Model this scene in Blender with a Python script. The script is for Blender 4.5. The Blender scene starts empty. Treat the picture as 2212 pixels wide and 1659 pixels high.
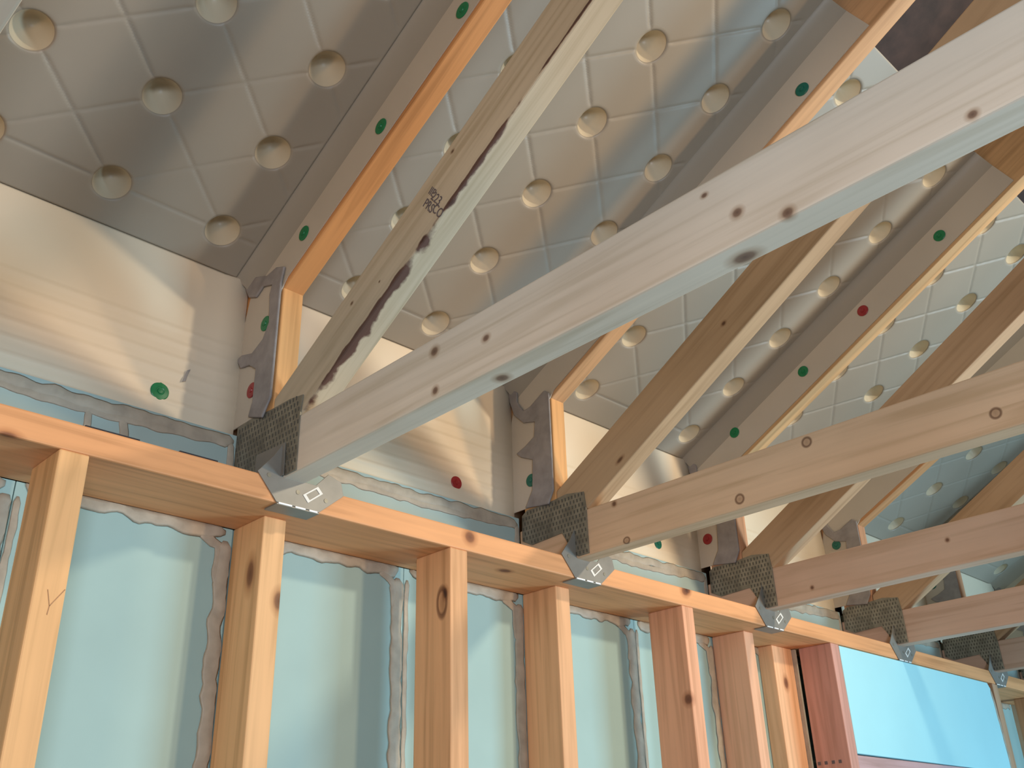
import bpy, bmesh, math, random
from mathutils import Vector, Matrix
C = bpy.data.collections.new('scene'); bpy.context.scene.collection.children.link(C)
sc = bpy.context.scene
Z0 = 2.40                                   # height of the underside of the top plate above the floor
# ------------------------------------------------------------------ camera
YAW, PITCH, ROLL, FPX = 0.78567, 0.46428, -0.03122, 2138.4
CAM = Vector((-0.68509, -1.14586, -0.47461 + Z0))
ca, sa, cb, sb = math.cos(YAW), math.sin(YAW), math.cos(PITCH), math.sin(PITCH)
fwd = Vector((sa*cb, ca*cb, sb)); r0 = Vector((ca, -sa, 0)); u0 = r0.cross(fwd)
rt = math.cos(ROLL)*r0 + math.sin(ROLL)*u0; up = -math.sin(ROLL)*r0 + math.cos(ROLL)*u0
cd = bpy.data.cameras.new('camera'); cam = bpy.data.objects.new('camera', cd); C.objects.link(cam)
cam.matrix_world = Matrix(((rt.x, up.x, -fwd.x, CAM.x), (rt.y, up.y, -fwd.y, CAM.y), (rt.z, up.z, -fwd.z, CAM.z), (0, 0, 0, 1)))
cd.sensor_width = 36; cd.lens = FPX/2212*36; cd.clip_start = .02
sc.camera = cam
# ------------------------------------------------------------------ world and lights
w = bpy.data.worlds.new('world'); sc.world = w; w.use_nodes = True
bg = w.node_tree.nodes['Background']; bg.inputs[0].default_value = (.52, .64, .64, 1); bg.inputs[1].default_value = .22
def light(name, kind, loc, power, col, size=.1, target=None, sy=None):
    l = bpy.data.lights.new(name, kind); o = bpy.data.objects.new(name, l); C.objects.link(o)
    o.location = (loc[0], loc[1], loc[2]+Z0); l.energy = power; l.color = col
    if kind in ('POINT', 'SPOT'): l.shadow_soft_size = size
    if kind == 'SPOT': l.spot_size = math.radians(sy or 80); l.spot_blend = 1.0
    if kind == 'AREA':
        l.size = size
        if sy: l.shape = 'RECTANGLE'; l.size_y = sy
    if target:
        d = Vector((target[0], target[1], target[2]+Z0)) - o.location
        o.rotation_euler = d.to_track_quat('-Z', 'Y').to_euler()
    return o
light('warm_lamp', 'POINT', (-1.25, -.95, -.05), 13, (1.0, .60, .30), .10)
light('work_light', 'SPOT', (1.4, -2.3, -.2), 80, (1.0, .68, .39), .07, (.25, .1, .0), 92)
light('attic_bulb', 'SPOT', (1.5, -2.1, .86), 108, (1.0, .86, .65), .07, (.4, .1, .35), 105)
light('window_light', 'AREA', (3.0, -2.9, -1.45), 120, (.46, .78, 1.0), 1.0, (1.5, -.7, .1), 1.0)
light('window_left', 'AREA', (-1.3, -2.5, -.6), 42, (.74, .85, 1.0), .6, (0, -1.0, .1), .6)
vs = sc.view_settings
sc.display_settings.display_device = 'sRGB'
vs.view_transform = 'Standard'; vs.look = 'None'; vs.gamma = 1; vs.use_curve_mapping = False; vs.exposure = -0.15

# ------------------------------------------------------------------ helpers
def lin(c):
    return tuple(((v/255)/12.92 if v/255 <= .04045 else ((v/255+.055)/1.055)**2.4) for v in c)
def mesh_obj(name, verts, faces, mat, parent=None, loc=None, smooth=False):
    me = bpy.data.meshes.new(name); me.from_pydata(verts, [], faces); me.update()
    bm = bmesh.new(); bm.from_mesh(me); bmesh.ops.recalc_face_normals(bm, faces=bm.faces); bm.to_mesh(me); bm.free()
    if mat: me.materials.append(mat)
    if smooth:
        for p in me.polygons: p.use_smooth = True
    return link(name, me, parent, loc)
def link(name, me, parent=None, loc=None):
    o = bpy.data.objects.new(name, me); C.objects.link(o)
    if parent: o.parent = parent
    if loc is not None: o.location = loc
    return o
def empty(name, loc):
    o = bpy.data.objects.new(name, None); C.objects.link(o); o.location = loc; o.empty_display_size = .05; return o
def tag(o, label, cat, group=None, kind=None):
    if label: o['label'] = label
    if cat: o['category'] = cat
    if group: o['group'] = group
    if kind: o['kind'] = kind
    return o
def struct(o): o['kind'] = 'structure'; return o
def bevel(o, wd=.002, seg=2):
    m = o.modifiers.new('edge', 'BEVEL'); m.width = wd; m.segments = seg; m.limit_method = 'ANGLE'; m.angle_limit = math.radians(40); return o
def box(name, x0, x1, y0, y1, z0, z1, mat, parent=None, bev=0):
    v = [(x, y, z) for z in (z0, z1) for y in (y0, y1) for x in (x0, x1)]
    f = [(0, 1, 3, 2), (4, 6, 7, 5), (0, 4, 5, 1), (2, 3, 7, 6), (0, 2, 6, 4), (1, 5, 7, 3)]
    o = mesh_obj(name, v, f, mat, parent)
    if bev: bevel(o, bev)
    return o
def prism(name, poly, axis, a0, a1, mat, parent=None, bev=0, smooth=False):
    """extrude a polygon; axis='x': poly in (y,z); 'y': poly in (x,z); 'z': poly in (x,y)"""
    def P(p, a):
        if axis == 'x': return (a, p[0], p[1])
        if axis == 'y': return (p[0], a, p[1])
        return (p[0], p[1], a)
    n = len(poly); v = [P(p, a0) for p in poly] + [P(p, a1) for p in poly]
    f = [tuple(range(n)), tuple(range(2*n-1, n-1, -1))] + [(i, (i+1) % n, n+(i+1) % n, n+i) for i in range(n)]
    o = mesh_obj(name, v, f, mat, parent, smooth=smooth)
    if bev: bevel(o, bev)
    return o

# ------------------------------------------------------------------ materials
def nt(name):
    m = bpy.data.materials.new(name); m.use_nodes = True; t = m.node_tree
    return m, t, t.nodes['Principled BSDF']
def ramp(t, stops):
    r = t.nodes.new('ShaderNodeValToRGB'); e = r.color_ramp.elements
    while len(e) < len(stops): e.new(.5)
    for k, (p, c) in enumerate(stops): e[k].position = p; e[k].color = (*c, 1) if len(c) == 3 else c
    return r
def mixc(t, mode, fac, a, b):
    n = t.nodes.new('ShaderNodeMix'); n.data_type = 'RGBA'; n.blend_type = mode
    for s, v in ((n.inputs[0], fac), (n.inputs[6], a), (n.inputs[7], b)):
        if hasattr(v, 'links'): t.links.new(v, s)
        elif isinstance(v, (int, float)): s.default_value = v
        else: s.default_value = (*v, 1)
    return n.outputs[2]
wood_cache = {}
def wood(col, knots=(), streaks=(), axis='x', seed=0, contrast=1.0):
    """grain runs along the local axis. knots: (centre xyz, radius, elongation, ring?); streaks: (axis index, value, half width, l0, l1) dark bark lines"""
    key = (col, tuple(knots), tuple(streaks), axis, seed)
    if key in wood_cache: return wood_cache[key]
    m, t, b = nt('wood'); N = t.nodes; L = t.links
    tc = N.new('ShaderNodeTexCoord'); mp = N.new('ShaderNodeMapping'); L.new(tc.outputs['Object'], mp.inputs[0])
    sc3 = {'x': (1.3, 32, 32), 'y': (32, 1.3, 32), 'z': (32, 32, 1.3)}[axis]
    mp.inputs['Scale'].default_value = sc3; mp.inputs['Location'].default_value = (seed*3.7, seed*1.9, seed*2.3)
    n1 = N.new('ShaderNodeTexNoise'); n1.inputs['Scale'].default_value = 2.2; n1.inputs['Detail'].default_value = 5; n1.inputs['Distortion'].default_value = .6
    L.new(mp.outputs[0], n1.inputs['Vector'])
    n2 = N.new('ShaderNodeTexNoise'); n2.inputs['Scale'].default_value = 3.2; n2.inputs['Detail'].default_value = 3
    L.new(tc.outputs['Object'], n2.inputs['Vector'])
    base = lin(col)
    k = contrast
    dark = tuple(v*(1-.24*k) for v in (base[0], base[1]*.97, base[2]*.9)); lite = tuple(min(1, v*(1+.10*k)) for v in base)
    r1 = ramp(t, [(.30, dark), (.50, base), (.72, lite)]); L.new(n1.outputs[0], r1.inputs[0])
    r2 = ramp(t, [(.30, (.84, .80, .76)), (.62, (1, 1, 1))]); L.new(n2.outputs[0], r2.inputs[0])
    c = mixc(t, 'MULTIPLY', .8, r1.outputs[0], r2.outputs[0])
    def dist(cen, s):
        v = N.new('ShaderNodeVectorMath'); v.operation = 'SUBTRACT'; L.new(tc.outputs['Object'], v.inputs[0]); v.inputs[1].default_value = cen
        u = N.new('ShaderNodeVectorMath'); u.operation = 'MULTIPLY'; L.new(v.outputs[0], u.inputs[0]); u.inputs[1].default_value = s
        l = N.new('ShaderNodeVectorMath'); l.operation = 'LENGTH'; L.new(u.outputs[0], l.inputs[0]); return l.outputs['Value']
    ai = 'xyz'.index(axis)
    for cen, rad, elong, ring in knots:
        s = [1/rad]*3; s[ai] = 1/(rad*elong)
        d = dist(cen, s)
        if ring: r = ramp(t, [(.0, (.62, .58, .55)), (.30, (.75, .7, .66)), (.40, (.30, .24, .22)), (.50, (.42, .36, .33)), (.62, (1, 1, 1))])
        else: r = ramp(t, [(.0, (.22, .15, .13)), (.32, (.34, .25, .21)), (.5, (.74, .66, .60)), (.85, (1, 1, 1))])
        L.new(d, r.inputs[0]); c = mixc(t, 'MULTIPLY', 1.0, c, r.outputs[0])
    for (ia, val, hw, l0, l1, ib, vb, hb) in streaks:
        cen = [0, 0, 0]; cen[ai] = (l0+l1)/2; cen[ia] = val; cen[ib] = vb
        s = [0, 0, 0]; s[ai] = 1/((l1-l0)/2); s[ia] = 1/hw; s[ib] = 1/hb
        d = dist(tuple(cen), tuple(s))
        nn = N.new('ShaderNodeTexNoise'); nn.inputs['Scale'].default_value = 30; nn.inputs['Detail'].default_value = 4; L.new(tc.outputs['Object'], nn.inputs['Vector'])
        ad = N.new('ShaderNodeMath'); ad.operation = 'MULTIPLY_ADD'; L.new(nn.outputs[0], ad.inputs[0]); ad.inputs[1].default_value = 1.5
        L.new(d, ad.inputs[2])
        r = ramp(t, [(.0, (.16, .10, .10)), (.70, (.22, .13, .13)), (.92, (1, 1, 1))])
        sb_ = N.new('ShaderNodeMath'); sb_.operation = 'SUBTRACT'; L.new(ad.outputs[0], sb_.inputs[0]); sb_.inputs[1].default_value = .62
        L.new(sb_.outputs[0], r.inputs[0]); c = mixc(t, 'MULTIPLY', 1.0, c, r.outputs[0])
    L.new(c, b.inputs['Base Color']); b.inputs['Roughness'].default_value = .62
    bp = N.new('ShaderNodeBump'); bp.inputs['Strength'].default_value = .12; bp.inputs['Distance'].default_value = .002
    L.new(n1.outputs[0], bp.inputs['Height']); L.new(bp.outputs[0], b.inputs['Normal'])
    wood_cache[key] = m; return m
def plain(name, col, rough=.6, metal=0, var=.12, scale=12, bump=0.0, spec=.5, darken=None):
    m, t, b = nt(name); N = t.nodes; L = t.links
    tc = N.new('ShaderNodeTexCoord'); n = N.new('ShaderNodeTexNoise'); n.inputs['Scale'].default_value = scale; n.inputs['Detail'].default_value = 4
    L.new(tc.outputs['Object'], n.inputs['Vector']); base = lin(col)
    r = ramp(t, [(.3, darken or tuple(v*(1-var) for v in base)), (.7, tuple(min(1, v*(1+var*.5)) for v in base))]); L.new(n.outputs[0], r.inputs[0])
    L.new(r.outputs[0], b.inputs['Base Color']); b.inputs['Roughness'].default_value = rough; b.inputs['Metallic'].default_value = metal
    b.inputs['Specular IOR Level'].default_value = spec
    if bump:
        bp = N.new('ShaderNodeBump'); bp.inputs['Strength'].default_value = bump; bp.inputs['Distance'].default_value = .003; L.new(n.outputs[0], bp.inputs['Height']); L.new(bp.outputs[0], b.inputs['Normal'])
    return m
M = {}
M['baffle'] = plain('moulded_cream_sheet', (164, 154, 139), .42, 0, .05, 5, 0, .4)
M['cup'] = plain('lamplit_cup_sheet', (212, 198, 172), .36, 0, .04, 9, 0, .5)  # lightened copy of the baffle sheet: lamplight on cup walls put into the colour
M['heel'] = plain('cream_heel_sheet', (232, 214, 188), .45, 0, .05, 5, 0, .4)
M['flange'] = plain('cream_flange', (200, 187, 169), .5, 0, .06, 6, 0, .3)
M['foam'] = plain('blue_foam_board', (160, 188, 184), .6, 0, .05, 7)
M['foam2'] = plain('grey_blue_foam', (162, 182, 178), .6, 0, .05, 7)
M['header'] = plain('pale_blue_board', (172, 226, 234), .55, 0, .04, 5)
M['caulk'] = plain('tan_foam_bead', (176, 164, 146), .5, 0, .2, 40, .5)
M['seal'] = plain('grey_sealant', (152, 144, 140), .55, 0, .2, 45, .5)
M['deck'] = plain('dark_roof_deck', (62, 44, 38), .8, 0, .45, 25, .3)
M['sheath'] = plain('outer_sheathing', (150, 120, 90), .8, 0, .2, 12)
M['floor'] = plain('subfloor', (110, 98, 84), .8, 0, .2, 6)
M['green'] = plain('green_plastic', (20, 122, 72), .35, 0, .15, 90)
M['teal'] = plain('dark_green_plastic', (18, 104, 86), .35, 0, .15, 90)
M['red'] = plain('red_plastic', (158, 42, 44), .35, 0, .15, 90)
M['metal'] = plain('galvanised_tie', (140, 136, 128), .5, .3, .12, 30)
M['bright'] = plain('painted_steel_glint', (250, 248, 244), .25, 0.0, .05, 30)  # near-white, highlight on the tie's fold put into the colour
M['dark'] = plain('gap_shadow_strip', (44, 42, 46), .8, 0, .2, 30)  # near-black, paints the shadow in the gap between plate and foam
M['tooth'] = plain('plate_slot', (88, 84, 74), .6, .2, .2, 60)
M['ink'] = plain('dark_ink', (105, 92, 92), .8, 0, .1, 50)
M['pencil'] = plain('pencil', (176, 134, 96), .8, 0, .1, 50)
M['label'] = plain('white_outline', (226, 222, 214), .5, 0, .04, 40)
def nailplate_mat():
    m, t, b = nt('nail_plate'); N = t.nodes; L = t.links
    tc = N.new('ShaderNodeTexCoord'); n = N.new('ShaderNodeTexNoise'); n.inputs['Scale'].default_value = 40
    L.new(tc.outputs['Object'], n.inputs['Vector'])
    r = ramp(t, [(.3, lin((116, 112, 100))), (.7, lin((152, 147, 132)))]); L.new(n.outputs[0], r.inputs[0]); L.new(r.outputs[0], b.inputs['Base Color'])
    b.inputs['Metallic'].default_value = .5; b.inputs['Roughness'].default_value = .5; return m
M['nplate'] = nailplate_mat()

S, T, D = .6096, .0366, .0854              # truss spacing, lumber thickness, lumber depth
PIT = .53; NRM = math.hypot(1, PIT)
def roofz(y): return .434 + PIT*(.157 - y)
Rz = Z0

# ------------------------------------------------------------------ the setting
struct(box('floor', -2.2, 5.2, -4.2, .20, -.05, 0, M['floor']))
struct(box('wall_outer', -2.2, 5.2, .165+.03, .185+.03, 0, Z0+.50, M['sheath']))
def slope_slab(name, y0, y1, off, th, x0, x1, mat, parent=None):
    n = Vector((0, PIT, 1))/NRM; o0 = n*off; o1 = n*(off+th)
    P0 = Vector((0, y0, roofz(y0)+Z0)); P1 = Vector((0, y1, roofz(y1)+Z0))
    poly = [((P0+o0).y, (P0+o0).z), ((P1+o0).y, (P1+o0).z), ((P1+o1).y, (P1+o1).z), ((P0+o1).y, (P0+o1).z)]
    return prism(name, poly, 'x', x0, x1, mat, parent)
struct(slope_slab('ceiling', .45, -3.0, .056, .012, -2.2, 5.2, M['deck']))

# ------------------------------------------------------------------ top plate
tp = empty('top_plate', (0, 0, Z0))
tag(tp, 'long orange pine top plate lying flat over all the wall studs', 'lumber')
pm = wood((226, 162, 110), ((( .354, 0, .024), .022, 1.1, False), ((.94, 0, .034), .016, 1.2, False), ((-.362, 0, -.004), .018, 1.6, False), ((.475, .045, 0), .018, 1.6, False), ((.93, .0, .03), .02, 1.2, False)), axis='x', seed=2)
box('plank', -1.7, 4.9, 0, .14, 0, T, pm, tp, .0025)
for a, b_ in ((-.275, -.205), (-.150, -.095)):
    box('gap_shadow', a, b_, .008, .03, T, T+.0045, M['dark'], tp)  # dark strips laid where only the gap's shadow falls

# ------------------------------------------------------------------ wall studs (staggered: inner row and outer row)
studs = [  # x, front y, colour, label, knots
 (-.303, 0, (232, 180, 124), 'orange pine stud at far left with a faint V pencil mark', ()),
 (.0095, .055, (230, 180, 128), 'set-back stud below the nearest truss, two knots near its top', (((0, .025, -.080), .021, 2.2, False), ((.034, 0, -.118), .019, 1.6, False))),
 (.312, 0, (228, 172, 124), 'stud with a big swirly knot just below the plate', (((0, .020, -.085), .024, 2.0, True), ((0, .012, -.072), .012, 1.6, False))),
 (.6115, .055, (226, 172, 126), 'plain set-back stud below the second truss', ()),
 (.915, 0, (226, 166, 130), 'pinkish stud with one dark knot low on its side', (((0, .008, -.178), .020, 1.1, False),)),
 (1.210, .055, (232, 176, 140), 'set-back stud below the third truss', ()),
 (1.4850, 0, (204, 150, 134), 'reddish stud edging the pale blue header board on its left', ()),
 (2.405, 0, (190, 150, 118), 'dim brown stud edging the pale blue header board on its right', ()),
 (2.78, 0, (200, 156, 116), 'last stud past the header board, cut by the right edge', ()),
 (-.60, .055, (230, 180, 128), 'set-back stud beyond the left edge of view', ()),
]
for x, fy, col, lab, kn in studs:
    if x < -.5: continue
    t = empty('wall_stud', (x, fy, Z0)); tag(t, lab, 'stud', 'studs of the framed wall')
    m = wood(col, kn, axis='z', seed=int(abs(x)*100) % 17)
    wdt = T if x != 1.4850 else .038
    b = box('stud_board', 0, wdt, 0, D if fy == 0 else .085, -2.36, 0, m, t, .0022)
    if x == 1.4850:
        for yy in (.077, .060, .042, .025):
            box('ink_dot', -.0008, .0004, yy-.0035, yy+.0035, -.262, -.255, M['ink'], t)
    if x == -.303:
        for (a, b2) in (((.016, -.168), (.021, -.186)), ((.021, -.186), (.035, -.165)), ((.021, -.186), (.020, -.196))):
            d = Vector((b2[0]-a[0], b2[1]-a[1])).normalized(); nn = Vector((-d.y, d.x))*.00045
            prism('pencil_mark', [(a[0]+nn.x, a[1]+nn.y), (b2[0]+nn.x, b2[1]+nn.y), (b2[0]-nn.x, b2[1]-nn.y), (a[0]-nn.x, a[1]-nn.y)], 'y', -.0004, .0003, M['pencil'], t)
t = empty('wall_stud', (1.392, .10, Z0)); tag(t, 'stud turned flat against the foam, with one oval knot in its middle', 'stud', 'studs of the framed wall')
box('stud_board', 0, .085, 0, .04, -2.36, 0, wood((240, 182, 136), (((.040, 0, -.083), .020, 1.5, False),), axis='z', seed=9), t, .0022)
t = empty('bottom_plate', (0, 0, .0)); tag(t, 'pine bottom plate along the foot of the framed wall', 'lumber')
box('plank', -1.7, 4.9, 0, .14, 0, T, wood((226, 166, 112), (), axis='x', seed=4), t, .002)

# ------------------------------------------------------------------ bead helper: irregular caulk bead along a polyline on a vertical plane y = const
def bead(name, pts, y, r, mat, parent, seed=0, lim=None, proud=.16, close=False):
    rnd = random.Random(seed); P = []
    for (a, b2) in zip(pts, pts[1:]):
        n = max(2, int(math.dist(a, b2)/.008))
        for k in range(n): P.append((a[0]+(b2[0]-a[0])*k/n, a[1]+(b2[1]-a[1])*k/n))
    P.append(pts[-1]); V = []; F = []; ns = 8
    wob = [rnd.uniform(.72, 1.22) for _ in P]
    wob = [(wob[max(0, i-1)]+2*wob[i]+wob[min(len(P)-1, i+1)])/4 for i in range(len(P))]
    off = [rnd.uniform(-1, 1) for _ in P]
    off = [(off[max(0, i-1)]+2*off[i]+off[min(len(P)-1, i+1)])/4 for i in range(len(P))]
    for i, p in enumerate(P):
        q = P[min(i+1, len(P)-1)]; o = P[max(i-1, 0)]
        d = Vector((q[0]-o[0], q[1]-o[1])); d.normalize(); nn = Vector((-d.y, d.x))
        rr = r*.8*wob[i]*(.3 if i in (0, len(P)-1) else 1); cx = p[0]+nn.x*off[i]*r*.3; cz = p[1]+nn.y*off[i]*r*.3
        for j in range(ns):
            a = 2*math.pi*j/ns
            xx = cx+nn.x*math.cos(a)*rr
            if lim: xx = max(.0006, min(lim-.0006, xx))
            V.append((xx, y-math.sin(a)*rr*proud, min(cz+nn.y*math.cos(a)*rr, -.0006) if pts[0][1] < 0 else cz+nn.y*math.cos(a)*rr))
    for i in range(len(P)-1):
        for j in range(ns): F.append((i*ns+j, i*ns+(j+1) % ns, (i+1)*ns+(j+1) % ns, (i+1)*ns+j))
    F.append(tuple(range(ns))); F.append(tuple(range((len(P)-1)*ns, len(P)*ns)))
    return mesh_obj(name, V, F, mat, parent, smooth=True)

# ------------------------------------------------------------------ foam boards between the studs
bays = [(-.60, -.302, 'blue foam board left of the leftmost stud'),
        (-.3015, .009, 'wide blue foam board between the first and second studs'),
        (.010, .330, 'blue foam board between the second stud and the swirly-knot stud'),
        (.3305, .6110, 'blue foam board right of the swirly-knot stud'),
        (.6115, .935, 'blue foam board right of the plain second-truss stud'),
        (.9355, 1.2095, 'narrow blue foam board right of the pinkish stud'),
        (1.210, 1.50, 'blue foam strip behind the flat-turned stud'),
        (1.501, 2.42, 'blue foam board hidden behind the pale header board'),
        (2.421, 2.9, 'blue foam board right of the header board')]
for i, (a, b_, lab) in enumerate(bays):
    t = empty('foam_board', (a, .14, Z0)); tag(t, lab, 'insulation board', 'foam boards between the studs')
    wd = b_-a
    box('board', .0005, wd-.0005, 0, .025, -2.36, -.0005, M['foam'], t)
    e = .012 if i % 2 else .012
    if abs(a-1.210) < 1e-6: box('foam_bead', .2675, .2745, -.048, -.001, -2.3, -.002, M['caulk'], t)
    bead('foam_bead', [(e, -.004), (wd-e, -.006)], -.001, .018, M['caulk'], t, i*7+1, wd)
    if i < 7:
        bead('foam_bead', [(wd-.010, -.02), (wd-.012, -.12), (wd-.010, -.4), (wd-.010, -.9)], -.001, .016, M['caulk'], t, i*7+2, wd)
        bead('foam_bead', [(.006, -.02), (.005, -.2), (.006, -.9)], -.001, .006, M['caulk'], t, i*7+3, wd)
        bead('foam_bead', [(wd-.055, -.012), (wd-.022, -.030), (wd-.016, -.09)], -.001, .010, M['caulk'], t, i*7+4, wd)

# ------------------------------------------------------------------ header board over the window opening
t = empty('header_panel', (1.5235, 0, Z0)); tag(t, 'bright pale blue header board under the plate at lower right', 'panel')
prism('board', [(0, -.002), (.845, -.002), (.862, -.02), (.878, -.245), (0, -.242)], 'y', 0, .03, M['header'], t, .002)
bead('foam_bead', [(.858, -.02), (.872, -.12), (.878, -.245)], .0, .008, M['caulk'], t, 77)
t = empty('window_header', (1.5235, .002, Z0-.245)); tag(t, 'purplish timber under the pale blue header board', 'lumber')
box('beam', 0, .878, 0, .10, -.14, 0, wood((196, 160, 160), (), axis='x', seed=8), t, .002)

# ------------------------------------------------------------------ foam blocks standing on the plate between the trusses
for k in range(-1, 6):
    a = k*S+T+.001; b_ = (k+1)*S-.001
    names = {-1: 'blue foam strip on the plate left of the nearest truss heel', 0: 'blue foam strip on the plate between first and second truss heels',
             1: 'blue foam strip on the plate between second and third truss heels', 2: 'blue foam strip on the plate between third and fourth truss heels',
             3: 'blue foam strip on the plate between fourth and fifth truss heels', 4: 'blue foam strip right of the fifth truss heel', 5: 'farthest blue foam strip on the plate, beyond view'}
    t = empty('foam_block', (a, .14, Z0+T)); tag(t, names[k], 'insulation block', 'foam strips on the top plate')
    wd = b_-a
    box('block', 0, wd, 0, .017, 0, .1115, M['foam2'], t)
    bead('foam_bead', [(.004, .099), (wd*.5, .0985), (wd-.004, .100)], 0, .0125, M['caulk'], t, 60+k, wd)
    bead('foam_bead', [(.004, .092), (wd*.35, .090), (wd*.62, .086), (wd-.01, .097)], 0, .009, M['caulk'], t, 30+k, wd)
    bead('foam_bead', [(wd-.006, .10), (wd-.008, .05), (wd-.006, .005)], 0, .008, M['caulk'], t, 40+k, wd)
    if k == -1:
        bead('foam_bead', [(wd-.228, .10), (wd-.226, .05), (wd-.222, .008)], 0, .007, M['caulk'], t, 51, wd)
        bead('foam_bead', [(wd-.18, .105), (wd-.172, .07), (wd-.168, .03), (wd-.15, .006)], 0, .008, M['caulk'], t, 52, wd)

# ------------------------------------------------------------------ moulded vent baffles
UB = .070; CUPS0 = cups_x = (.176, .358, .540); cups_u = tuple(UB+.156*i for i in range(6))
GX, GU = .00305, .00312
CR = 9                                    # cup rim in grid steps
W0, W1 = T+.001, S-.024                   # sheet extent along the bay
U0, U1 = 0.0, .938
def make_baffle_meshes(dx):
    cups_x = tuple(v+dx for v in CUPS0)
    pitch = .182
    ncol = 60; nrow = 50
    gx = pitch/ncol*1.0; gu = .156/nrow
    ix0 = -int((cups_x[0]-W0)/gx)-1; ix1 = int((W1-cups_x[0])/gx)+1
    iu0 = -int(UB/gu); iu1 = int((U1-UB)/gu)
    def near(i, n, lo, hi):
        q = round(i/n); q = max(lo, min(hi, q)); return i-q*n, q
    V = {}; vl = []; panel = []; cupf = []
    R = CR
    def vert(i, j):
        if (i, j) in V: return V[(i, j)]
        di, qi = near(i, ncol, 0, 2); dj, qj = near(j, nrow, 0, 5)
        c = max(abs(di), abs(dj)); x = float(di); y = float(dj)
        if c > 0 and c < R+5:
            l = math.hypot(di, dj); s = c/l; bl = 1 if c <= R else max(0, 1-(c-R)/5)
            s = 1+(s-1)*bl; x *= s; y *= s
        X = cups_x[0]+qi*pitch+x*gx; U = UB+qj*.156+y*gu
        h = 0.0
        if c < R: h = [.038, .038, .0376, .0360, .0328, .0280, .0222, .0158, .0086][c]
        elif c == R: h = .0014
        if c > R:
            # crossing V grooves from cup to cup, plus the straight groove of the lowest row
            fx = (X-cups_x[0])/pitch; fu = (U-UB)/.156
            g = 9
            for ss in (1, -1):
                v = fx+ss*fu; v = (v+100) % 1.0
                d = min(v, 1-v)*pitch*.156/math.hypot(pitch, .156)
                g = min(g, d)
            if fu < 0: g = 9
            g = min(g, abs(U-UB)) if True else g
            if g < .0036: h = max(h, .0024*(1-g/.0036)**.8*max(0, min(1, (W1-X)/.012))*min(1, (c-R)/2+.15))
        V[(i, j)] = len(vl); vl.append((max(W0, min(W1, X)), U, h)); return V[(i, j)]
    for i in range(ix0, ix1):
        for j in range(iu0, iu1):
            f = (vert(i, j), vert(i+1, j), vert(i+1, j+1), vert(i, j+1))
            di, qi = near(i+.5, ncol, 0, 2); dj, qj = near(j+.5, nrow, 0, 5)
            if max(abs(di), abs(dj)) < R: cupf.append((f, qi, qj))
            else: panel.append(f)
    n = Vector((0, PIT, 1))/NRM; ud = Vector((0, -1, PIT))/NRM
    org = Vector((0, .157, .434))
    def W(v): 
        p = org + ud*v[1] + n*v[2]; return (v[0], p.y, p.z)
    def build(name, faces, shift=(0, 0, 0), mt='baffle'):
        idx = {}; vv = []; ff = []
        for f in faces:
            g = []
            for a in f:
                if a not in idx: idx[a] = len(vv); p = W(vl[a]); vv.append((p[0]-shift[0], p[1]-shift[1], p[2]-shift[2]))
                g.append(idx[a])
            ff.append(g)
        me = bpy.data.meshes.new(name); me.from_pydata(vv, [], ff); me.materials.append(M[mt])
        for p in me.polygons: p.use_smooth = True
        return me
    pm_ = build('roof_sheet', panel)
    cc = W((cups_x[0], UB, 0))
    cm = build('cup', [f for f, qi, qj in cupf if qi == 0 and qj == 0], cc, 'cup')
    cents = [W((cups_x[0]+qi*pitch, UB+qj*.156, 0)) for qj in range(6) for qi in range(3)]
    return pm_, cm, cents
sheet_sets = {d: make_baffle_meshes(d) for d in (-.018, 0.0, .012)}
bay_shift = {-1: -.018, 0: 0.0, 1: 0.0}
# side: bevel strip from the sheet down to the flange on the next truss's face
def side_strip():
    n = Vector((0, PIT, 1))/NRM; ud = Vector((0, -1, PIT))/NRM; org = Vector((0, .157, .434))
    prof = [(W1, 0), (W1+.006, -.003), (S-.012, -.016), (S-.005, -.028), (S-.0022, -.040)]
    V = []; F = []
    for u in (0, U1):
        for x, h in prof:
            p = org+ud*u+n*h; V.append((x, p.y, p.z))
    k = len(prof)
    for i in range(k-1): F.append((i, i+1, k+i+1, k+i))
    me = bpy.data.meshes.new('bevel_strip'); me.from_pydata(V, [], F); me.materials.append(M['baffle'])
    for p in me.polygons: p.use_smooth = True
    return me
strip_me = side_strip()
def flange_poly():
    n = Vector((0, PIT, 1))/NRM; ud = Vector((0, -1, PIT))/NRM; org = Vector((0, .157, .434))
    a = org+n*(-.038); b_ = org+ud*U1+n*(-.038); c = org+ud*U1+n*(-.103); d = Vector((0, .030, 0)); d.z = (org+n*(-.103)).z+PIT*((org+n*(-.103)).y-.030)
    return [(a.y, a.z), (b_.y, b_.z), (c.y, c.z), (d.y, d.z), (.047, .365), (.076, .362), (.076, .162), (.160, .162), (.164, .300)]
fl_poly = flange_poly()
def cap_mesh():
    V = []; F = []; ns = 24
    prof = [(.0128, 0), (.0128, .0012), (.0118, .0019), (.0060, .0023), (.0052, .0018), (.0042, .0018), (.0036, .0030), (0, .0032)]
    for r, h in prof[:-1]:
        for j in range(ns): a = 2*math.pi*j/ns; V.append((r*math.cos(a), r*math.sin(a), h))
    V.append((0, 0, prof[-1][1])); nr = len(prof)-1
    for i in range(nr-1):
        for j in range(ns): F.append((i*ns+j, i*ns+(j+1) % ns, (i+1)*ns+(j+1) % ns, (i+1)*ns+j))
    for j in range(ns): F.append(((nr-1)*ns+j, (nr-1)*ns+(j+1) % ns, nr*ns))
    F.append(tuple(range(ns-1, -1, -1)))
    return V, F
CV, CF = cap_mesh()
cap_me = {}
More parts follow.
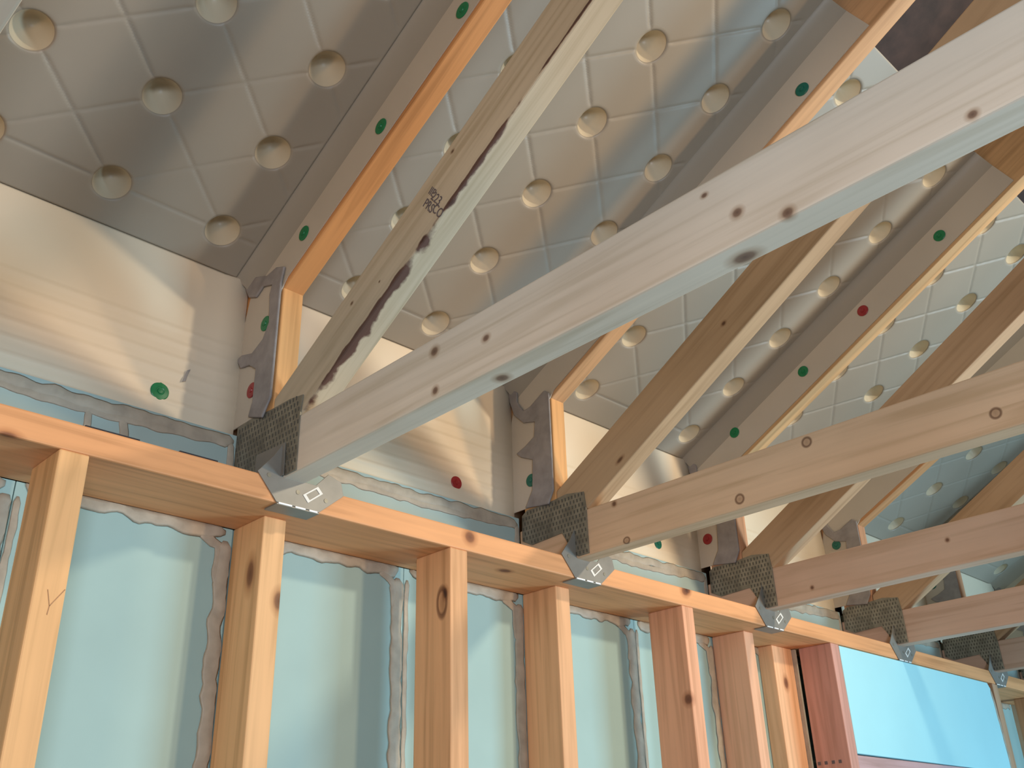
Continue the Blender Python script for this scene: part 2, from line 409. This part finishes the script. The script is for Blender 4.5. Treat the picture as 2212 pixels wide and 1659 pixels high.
def cap(parent, kx, x, y, z, col, face='y', scale=1.0):
    if col not in cap_me:
        me = bpy.data.meshes.new('cap_washer'); me.from_pydata(CV, [], CF); me.materials.append(M[col]); cap_me[col] = me
    o = link('cap_washer', cap_me[col], parent)
    o.location = (x-kx, y, z)
    o.rotation_euler = (math.pi/2, 0, 0) if face == 'y' else (0, -math.pi/2, 0)
    o.scale = (scale,)*3
    o['label'] = {'green': 'green round plastic cap', 'teal': 'dark green round plastic cap', 'red': 'red round plastic cap'}[col]
    return o
# heel panel with shallow horizontal score lines
def heel_mesh():
    xs = [T+.001+ i*(S-.002-T-.001)/14 for i in range(15)]; zs = []; V = []; F = []
    z = .150
    while z < .4345:
        zs.append(z); z += .0036
    zs[-1] = .4345
    for z in zs:
        d = min(abs(z-s) for s in (.178, .203, .228, .253, .278, .303))
        h = .0026*max(0, 1-d/.0045)
        for x in xs:
            e = min(x-xs[0], xs[-1]-x); hh = h*min(1, e/.08)
            V.append((x, .157-hh-.006*max(0, 1-e/.010), z))
    n = len(xs)
    for j in range(len(zs)-1):
        for i in range(n-1): F.append((j*n+i, j*n+i+1, (j+1)*n+i+1, (j+1)*n+i))
    me = bpy.data.meshes.new('heel_sheet'); me.from_pydata(V, [], F); me.materials.append(M['heel'])
    for p in me.polygons: p.use_smooth = True
    return me
heel_me = heel_mesh()
fl_me = None
bl = {-1: 'cream moulded baffle with recessed cups, upper left, before the nearest truss', 0: 'cream moulded baffle between the first and second trusses, a red cap low on it',
      1: 'cream moulded baffle between the second and third trusses, cups half hidden by the second web', 2: 'cream moulded baffle between the third and fourth trusses',
      3: 'cream moulded baffle between the fourth and fifth trusses, small and distant', 4: 'cream moulded baffle beyond the fifth truss, at the far right', 5: 'last cream moulded baffle behind the sixth truss at the right edge'}
capspec = {-1: [(-.125, .157, .191, 'green', 'y', 1.12), (-.0026, .082, .322, 'green', 'x', 1), (-.0026, .105, .213, 'red', 'x', 1),
                (-.0026, -.011, .446, 'green', 'x', 1), (-.0026, -.204, .538, 'green', 'x', 1), (-.0026, -.388, .631, 'green', 'x', 1)],
           0: [(.463, .157, .191, 'red', 'y', 1), (S-.0026, .094, .351, 'green', 'x', 1), (S-.0026, .101, .215, 'teal', 'x', 1), (S-.0026, -.586, .733, 'teal', 'x', 1)],
           1: [(1.067, .157, .194, 'teal', 'y', 1), (2*S-.0026, .012, .461, 'green', 'x', 1), (2*S-.0026, -.188, .547, 'green', 'x', 1), (2*S-.0026, -.354, .634, 'red', 'x', 1),
               (2*S-.0026, -.552, .732, 'green', 'x', 1), (2*S-.0026, .123, .226, 'red', 'x', 1)],
           2: [(3*S-.0026, .113, .33, 'teal', 'x', 1)], 3: [(4*S-.0026, .122, .322, 'teal', 'x', 1)], 4: [(5*S-.0026, -.20, .545, 'green', 'x', 1)], 5: []}
for k in range(-1, 6):
    kx = k*S
    t = empty('vent_baffle', (kx, 0, Z0)); tag(t, bl[k], 'baffle', 'moulded vent baffles between the trusses')
    sheet_me, cup_me, cup_c = sheet_sets[bay_shift.get(k, .012)]
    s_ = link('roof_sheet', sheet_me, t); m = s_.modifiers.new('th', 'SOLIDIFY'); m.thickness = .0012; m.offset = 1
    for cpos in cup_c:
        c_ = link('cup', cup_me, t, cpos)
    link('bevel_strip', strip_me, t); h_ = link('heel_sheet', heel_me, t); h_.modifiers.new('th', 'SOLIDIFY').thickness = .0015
    if fl_me is None:
        f_ = prism('side_flange', fl_poly, 'x', S-.0022, S-.0004, M['flange'], t); fl_me = f_.data
    else: link('side_flange', fl_me, t)
    if k == -1:
        mesh_obj('grey_smudge', [(kx*0-.089-kx+dx_, .1535, .229+dz_) for dx_, dz_ in ((-.005, -.013), (.001, -.010), (.003, .002), (.006, .012), (.001, .009), (-.002, 0))], [(0, 1, 2, 3, 4, 5)], M['seal'], t)
    for (x, y, z, col, fc, scl) in capspec[k]: cap(t, kx, x, y, z, col, fc, scl)

# ------------------------------------------------------------------ trusses
seal1 = [(0.163, 0.437), (0.146, 0.437), (0.085, 0.412), (0.058, 0.415), (0.034, 0.405), (0.0405, 0.376), (0.0405, 0.355), (0.0405, 0.303), (0.0405, 0.239), (0.0405, 0.178), (0.061, 0.15), (0.102, 0.165), (0.093, 0.188), (0.093, 0.244), (0.116, 0.26), (0.143, 0.265), (0.156, 0.285), (0.142, 0.288), (0.109, 0.279), (0.08, 0.292), (0.066, 0.316), (0.072, 0.369), (0.067, 0.386), (0.096, 0.396), (0.116, 0.385), (0.139, 0.395), (0.152, 0.415)]
seal2 = [(0.154, 0.425), (0.146, 0.43), (0.128, 0.413), (0.129, 0.392), (0.112, 0.366), (0.093, 0.369), (0.053, 0.39), (0.0405, 0.38), (0.0405, 0.329), (0.0405, 0.178), (0.055, 0.153), (0.116, 0.161), (0.096, 0.193), (0.092, 0.254), (0.124, 0.269), (0.136, 0.28), (0.11, 0.289), (0.086, 0.301), (0.082, 0.332), (0.114, 0.34), (0.139, 0.365), (0.151, 0.4)]
np1 = [(-.042, .152), (-.009, .157), (.041, .158), (.099, .163), (.138, .160), (.134, .040), (.068, .040), (-.008, .040), (-.010, .0385), (-.037, .0385), (-.037, .077), (-.037, .119)]
np2 = [(-.029, .155), (.013, .162), (.067, .157), (.116, .158), (.130, .150), (.131, .100), (.107, .087), (.029, .091), (.010, .059), (-.008, .0385), (-.033, .0385), (-.033, .12)]
tie_poly = [(-.040, .038), (-.007, .0005), (.063, .0005), (.103, .034), (.098, .054), (.075, .061), (.055, .0395), (-.0012, .0395), (-.0012, .092), (-.017, .066)]
def teeth(parent, poly, n_seed):
    """rows of punched slots over the nail plate, joined into one part"""
    V = []; F = []; y0 = min(p[0] for p in poly); y1 = max(p[0] for p in poly); z0 = min(p[1] for p in poly); z1 = max(p[1] for p in poly)
    def inside(y, z):
        c = False; n = len(poly)
        for i in range(n):
            a, b_ = poly[i], poly[(i+1) % n]
            if (a[1] > z) != (b_[1] > z) and y < (b_[0]-a[0])*(z-a[1])/(b_[1]-a[1])+a[0]: c = not c
        return c
    r = 0; z = z0+.005
    while z < z1:
        y = y0+.004+(.004 if r % 2 else 0)
        while y < y1:
            if inside(y-.002, z-.003) and inside(y+.002, z+.003):
                k = len(V); a, b_ = .0014, .0032
                V += [(-.0021, y-a, z-b_), (-.0021, y+a, z-b_), (-.0021, y+a, z+b_), (-.0021, y-a, z+b_), (-.0034, y-a*.5, z+b_), (-.0034, y+a*.5, z+b_)]
                F += [(k, k+1, k+2, k+3), (k+3, k+2, k+5, k+4), (k, k+3, k+4), (k+1, k+5, k+2), (k, k+4, k+5, k+1)]
            y += .0082
        z += .0098; r += 1
    o = mesh_obj('punched_teeth', V, F, M['tooth'], parent); o['kind'] = 'stuff'; return o
tl = {-1: 'roof truss whose bottom chord just clips the top left corner', 0: 'nearest roof truss, broad pale bottom chord crossing the whole view',
      1: 'second roof truss, pink-orange bottom chord with ring knots', 2: 'third roof truss, brown bottom chord with a blue-lit underside',
      3: 'fourth roof truss from the left, darker and smaller', 4: 'fifth roof truss at the lower right edge', 5: 'sixth roof truss, far off at the right edge', 6: 'farthest roof truss, outside the right edge'}
Lw = 2.9
def member(name, p0, ang, length, depth, mat_, parent, x0=0, cut=None, bev=.0025):
    """board in a truss plane: local x along the length (towards the room and up), local z across the depth; p0 = lower outer corner (y,z)"""
    e = bpy.data.objects.new(name, None)
    v = [(l, t_, z) for z in (0, depth) for t_ in (0, T) for l in (0, length)]
    poly = cut or [(0, 0), (length, 0), (length, depth), (0, depth)]
    n = len(poly); V = [(p[0], 0, p[1]) for p in poly] + [(p[0], -T, p[1]) for p in poly]
    F = [tuple(range(n)), tuple(range(2*n-1, n-1, -1))] + [(i, (i+1) % n, n+(i+1) % n, n+i) for i in range(n)]
    bpy.data.objects.remove(e)
    o = mesh_obj(name, V, F, mat_, parent)
    # local x -> (0,-cos,sin) ; local z -> (0,sin,cos) ; local y -> z x x
    c_, s_ = math.cos(ang), math.sin(ang)
    ex = Vector((0, -c_, s_)); ez = Vector((0, s_, c_)); ey = ez.cross(ex)
    o.matrix_local = Matrix(((ex.x, ey.x, ez.x, x0), (ex.y, ey.y, ez.y, p0[0]), (ex.z, ey.z, ez.z, p0[1]), (0, 0, 0, 1)))
    bevel(o, bev); return o
# ey = ez x ex = (0,s,c)x(0,-c,s) = (s*s+c*c, 0, 0) = +X  -> board spans -T..0 in local y, so shift by T
def lk(y, z, p0, ang):                       # point (y,z) in a member's local (x,z)
    c_, s_ = math.cos(ang), math.sin(ang); dy, dz = y-p0[0], z-p0[1]
    return (-c_*dy+s_*dz, s_*dy+c_*dz)
def knots_for(lst, p0, ang, under=()):
    out = []
    for (y, z, r, el, ring) in lst:
        a, b_ = lk(y, z, p0, ang); out.append(((round(a, 4), -T, round(b_, 4)), r*.85, el, ring))
    return tuple(out)
bc0 = (.14, T); webA = math.atan(.588); tcA = math.atan(PIT)
tc0y = .40; tc0 = (tc0y, .373+PIT*(.035-tc0y))
rise = {0: .006, 1: -.004, 2: .002}
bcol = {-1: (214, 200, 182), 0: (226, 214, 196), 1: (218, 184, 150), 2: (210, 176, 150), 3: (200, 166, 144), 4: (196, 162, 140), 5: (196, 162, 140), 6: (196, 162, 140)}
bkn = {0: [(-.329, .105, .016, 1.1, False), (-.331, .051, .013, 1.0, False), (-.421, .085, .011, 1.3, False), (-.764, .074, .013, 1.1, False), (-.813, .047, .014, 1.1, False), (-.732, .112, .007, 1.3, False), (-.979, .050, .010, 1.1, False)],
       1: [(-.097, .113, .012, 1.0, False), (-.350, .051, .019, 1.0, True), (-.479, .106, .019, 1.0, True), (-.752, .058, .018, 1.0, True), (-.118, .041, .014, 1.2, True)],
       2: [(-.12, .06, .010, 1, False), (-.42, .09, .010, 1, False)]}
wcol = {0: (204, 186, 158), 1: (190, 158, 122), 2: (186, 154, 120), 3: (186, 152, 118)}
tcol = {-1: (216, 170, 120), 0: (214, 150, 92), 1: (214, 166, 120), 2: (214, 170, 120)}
def make_truss(k):
    x = k*S if k != -1 else -.6176
    t = empty('roof_truss', (x, 0, Z0)); tag(t, tl[k], 'roof truss', 'roof trusses standing on the wall plate')
    a = rise.get(k, 0)
    kn = knots_for(bkn.get(k, []), bc0, a)
    if k == 0: kn = kn + (((.563, -.014, 0), .016, 1.2, False), ((.891, -.012, 0), .018, 1.6, False))
    ang = a
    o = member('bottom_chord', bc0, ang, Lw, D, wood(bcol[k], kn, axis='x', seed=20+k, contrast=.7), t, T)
    # heel post
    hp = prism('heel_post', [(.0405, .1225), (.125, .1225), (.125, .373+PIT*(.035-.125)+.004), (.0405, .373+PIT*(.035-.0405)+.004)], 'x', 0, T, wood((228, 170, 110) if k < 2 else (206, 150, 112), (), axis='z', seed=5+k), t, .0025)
    # top chord
    tdp = (.434+PIT*.157-(.373+PIT*.035))/NRM - .0015
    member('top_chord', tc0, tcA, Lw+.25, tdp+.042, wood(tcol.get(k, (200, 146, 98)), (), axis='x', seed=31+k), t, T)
    # diagonal web
    p0 = (-.034, .1225); ang = webA
    def q(y, z): return lk(y, z, p0, ang)
    far = 2.75
    wd = .080
    tops = .1985+.588*(0)
    poly = [(0, 0), (far, 0), (far, wd), q(.040, .1985-.588*.040), q(.040, .1225)]
    st = ()
    wk = []
    if k == 0:
        st = ((2, .0, .0075, -.06, .40, 1, -T, .018), (2, .002, .0045, .30, .56, 1, -T, .010), (2, .004, .0036, .50, .90, 1, -T, .007))
        wk = [(-.148, .256, .006, 1.4, False), (-.211, .262, .004, 1.2, False), (-.363, .394, .006, 1.4, False)]
    if k == 1:
        wk = [(-.366, .363, .009, 1.3, False), (-.118, .190, .009, 2.4, False)]
    member('diagonal_web', p0, ang, far, wd, wood(wcol.get(k, (182, 148, 114)), knots_for(wk, p0, ang), st, axis='x', seed=44+k, contrast=.8), t, T, cut=poly)
    # nail plate, sealant, tie
    npl = np1 if k <= 0 else np2
    n_ = prism('nail_plate', npl, 'x', -.0022, -.0002, M['nplate'], t); teeth(n_, npl, k)
    if k == 0: prism('tie_strap', [(.069, .0385), (.069, .0925), (-.0085, .0885), (-.0105, .0385)], 'x', -.0046, -.0036, M['metal'], t)
    sl = seal1 if k <= 0 else seal2
    s_ = prism('sealant', sl, 'x', -.0075, -.0030, M['seal'], t, .0022)
    # grade stamp
    if k == 0:
        for (txt, y, z, sz) in (('IIE', -.322, .350, .016), ('PRS', -.315, .331, .018), ('223', -.331, .334, .018), ('CO', -.334, .312, .018)):
            cu = bpy.data.curves.new('stamp', 'FONT'); cu.body = txt; cu.size = sz; cu.extrude = .0002; cu.align_x = 'CENTER'; cu.align_y = 'CENTER'
            tmp = bpy.data.objects.new('stamp', cu); C.objects.link(tmp)
            dg = bpy.context.evaluated_depsgraph_get(); me = bpy.data.meshes.new_from_object(tmp.evaluated_get(dg)); bpy.data.objects.remove(tmp)
            me.materials.append(M['ink']); s2 = link('grade_stamp', me, t)
            th = math.radians(-52)
            tx = Vector((0, -math.cos(th), math.sin(th))); tz = Vector((-1, 0, 0)); ty = tz.cross(tx)
            s2.matrix_local = Matrix(((tx.x, ty.x, tz.x, -.0006), (tx.y, ty.y, tz.y, y), (tx.z, ty.z, tz.z, z), (0, 0, 0, 1)))
    return t
for k in range(-1, 7): make_truss(k)

# ------------------------------------------------------------------ metal ties folding from the plate onto each truss
til = {-1: 'galvanised tie under the truss beyond the left edge', 0: 'galvanised metal tie under the nearest truss, white rectangle on it', 1: 'galvanised metal tie below the second truss heel', 2: 'galvanised metal tie below the third truss heel',
       3: 'galvanised metal tie below the fourth truss heel', 4: 'galvanised metal tie below the fifth truss heel', 5: 'galvanised metal tie below the sixth truss heel'}
for k in range(0, 6):
    t = empty('metal_tie', (k*S, 0, Z0)); tag(t, til[k], 'metal tie', 'galvanised ties fixing trusses to the plate')
    prism('tie_face', tie_poly, 'y', -.0024, -.0006, M['metal'], t, .0004)
    box('tie_lip', -.006, .063, -.0022, .030, -.0022, -.0004, M['metal'], t)
    for i, (a, b_) in enumerate(((-.004, .018), (.023, .040), (.046, .060))):
        o = prism('fold_glint', [(a, -.0016), (b_, -.0016), (b_, .0010), (a, .0010)], 'y', -.0034, -.0018, M['bright'], t, .0007)  # white strips painted where the folded lip catches light
        if i == 0: o['label'] = 'white strip painting a glint on the folded steel edge'
    # white outlined rectangle
    pts = [(.034, .020), (.058, .038), (.067, .029), (.043, .010)]
    cen = Vector((sum(p[0] for p in pts)/4, sum(p[1] for p in pts)/4))
    inner = [tuple(cen+(Vector(p)-cen)*.68) for p in pts]
    V = [(p[0], -.0026, p[1]) for p in pts]+[(p[0], -.0026, p[1]) for p in inner]+[(p[0], -.0032, p[1]) for p in pts]+[(p[0], -.0032, p[1]) for p in inner]
    F = []
    for i in range(4):
        j = (i+1) % 4; F += [(i, j, 4+j, 4+i), (8+i, 8+j, 12+j, 12+i), (i, j, 8+j, 8+i), (4+i, 4+j, 12+j, 12+i)]
    o = mesh_obj('printed_rectangle', V, F, M['label'], t); o['label'] = 'white outlined rectangle mark'
    for (hx, hz) in ((-.022, .036), (.026, .022), (.073, .020)):
        V = []; ns = 10
        for yy in (-.0030, -.0022):
            for j in range(ns): V.append((hx+.0034*math.cos(2*math.pi*j/ns), yy, hz+.0034*math.sin(2*math.pi*j/ns)))
        F = [tuple(range(ns)), tuple(range(2*ns-1, ns-1, -1))]+[(i, (i+1) % ns, ns+(i+1) % ns, ns+i) for i in range(ns)]
        mesh_obj('nail_hole', V, F, M['nplate'], t)
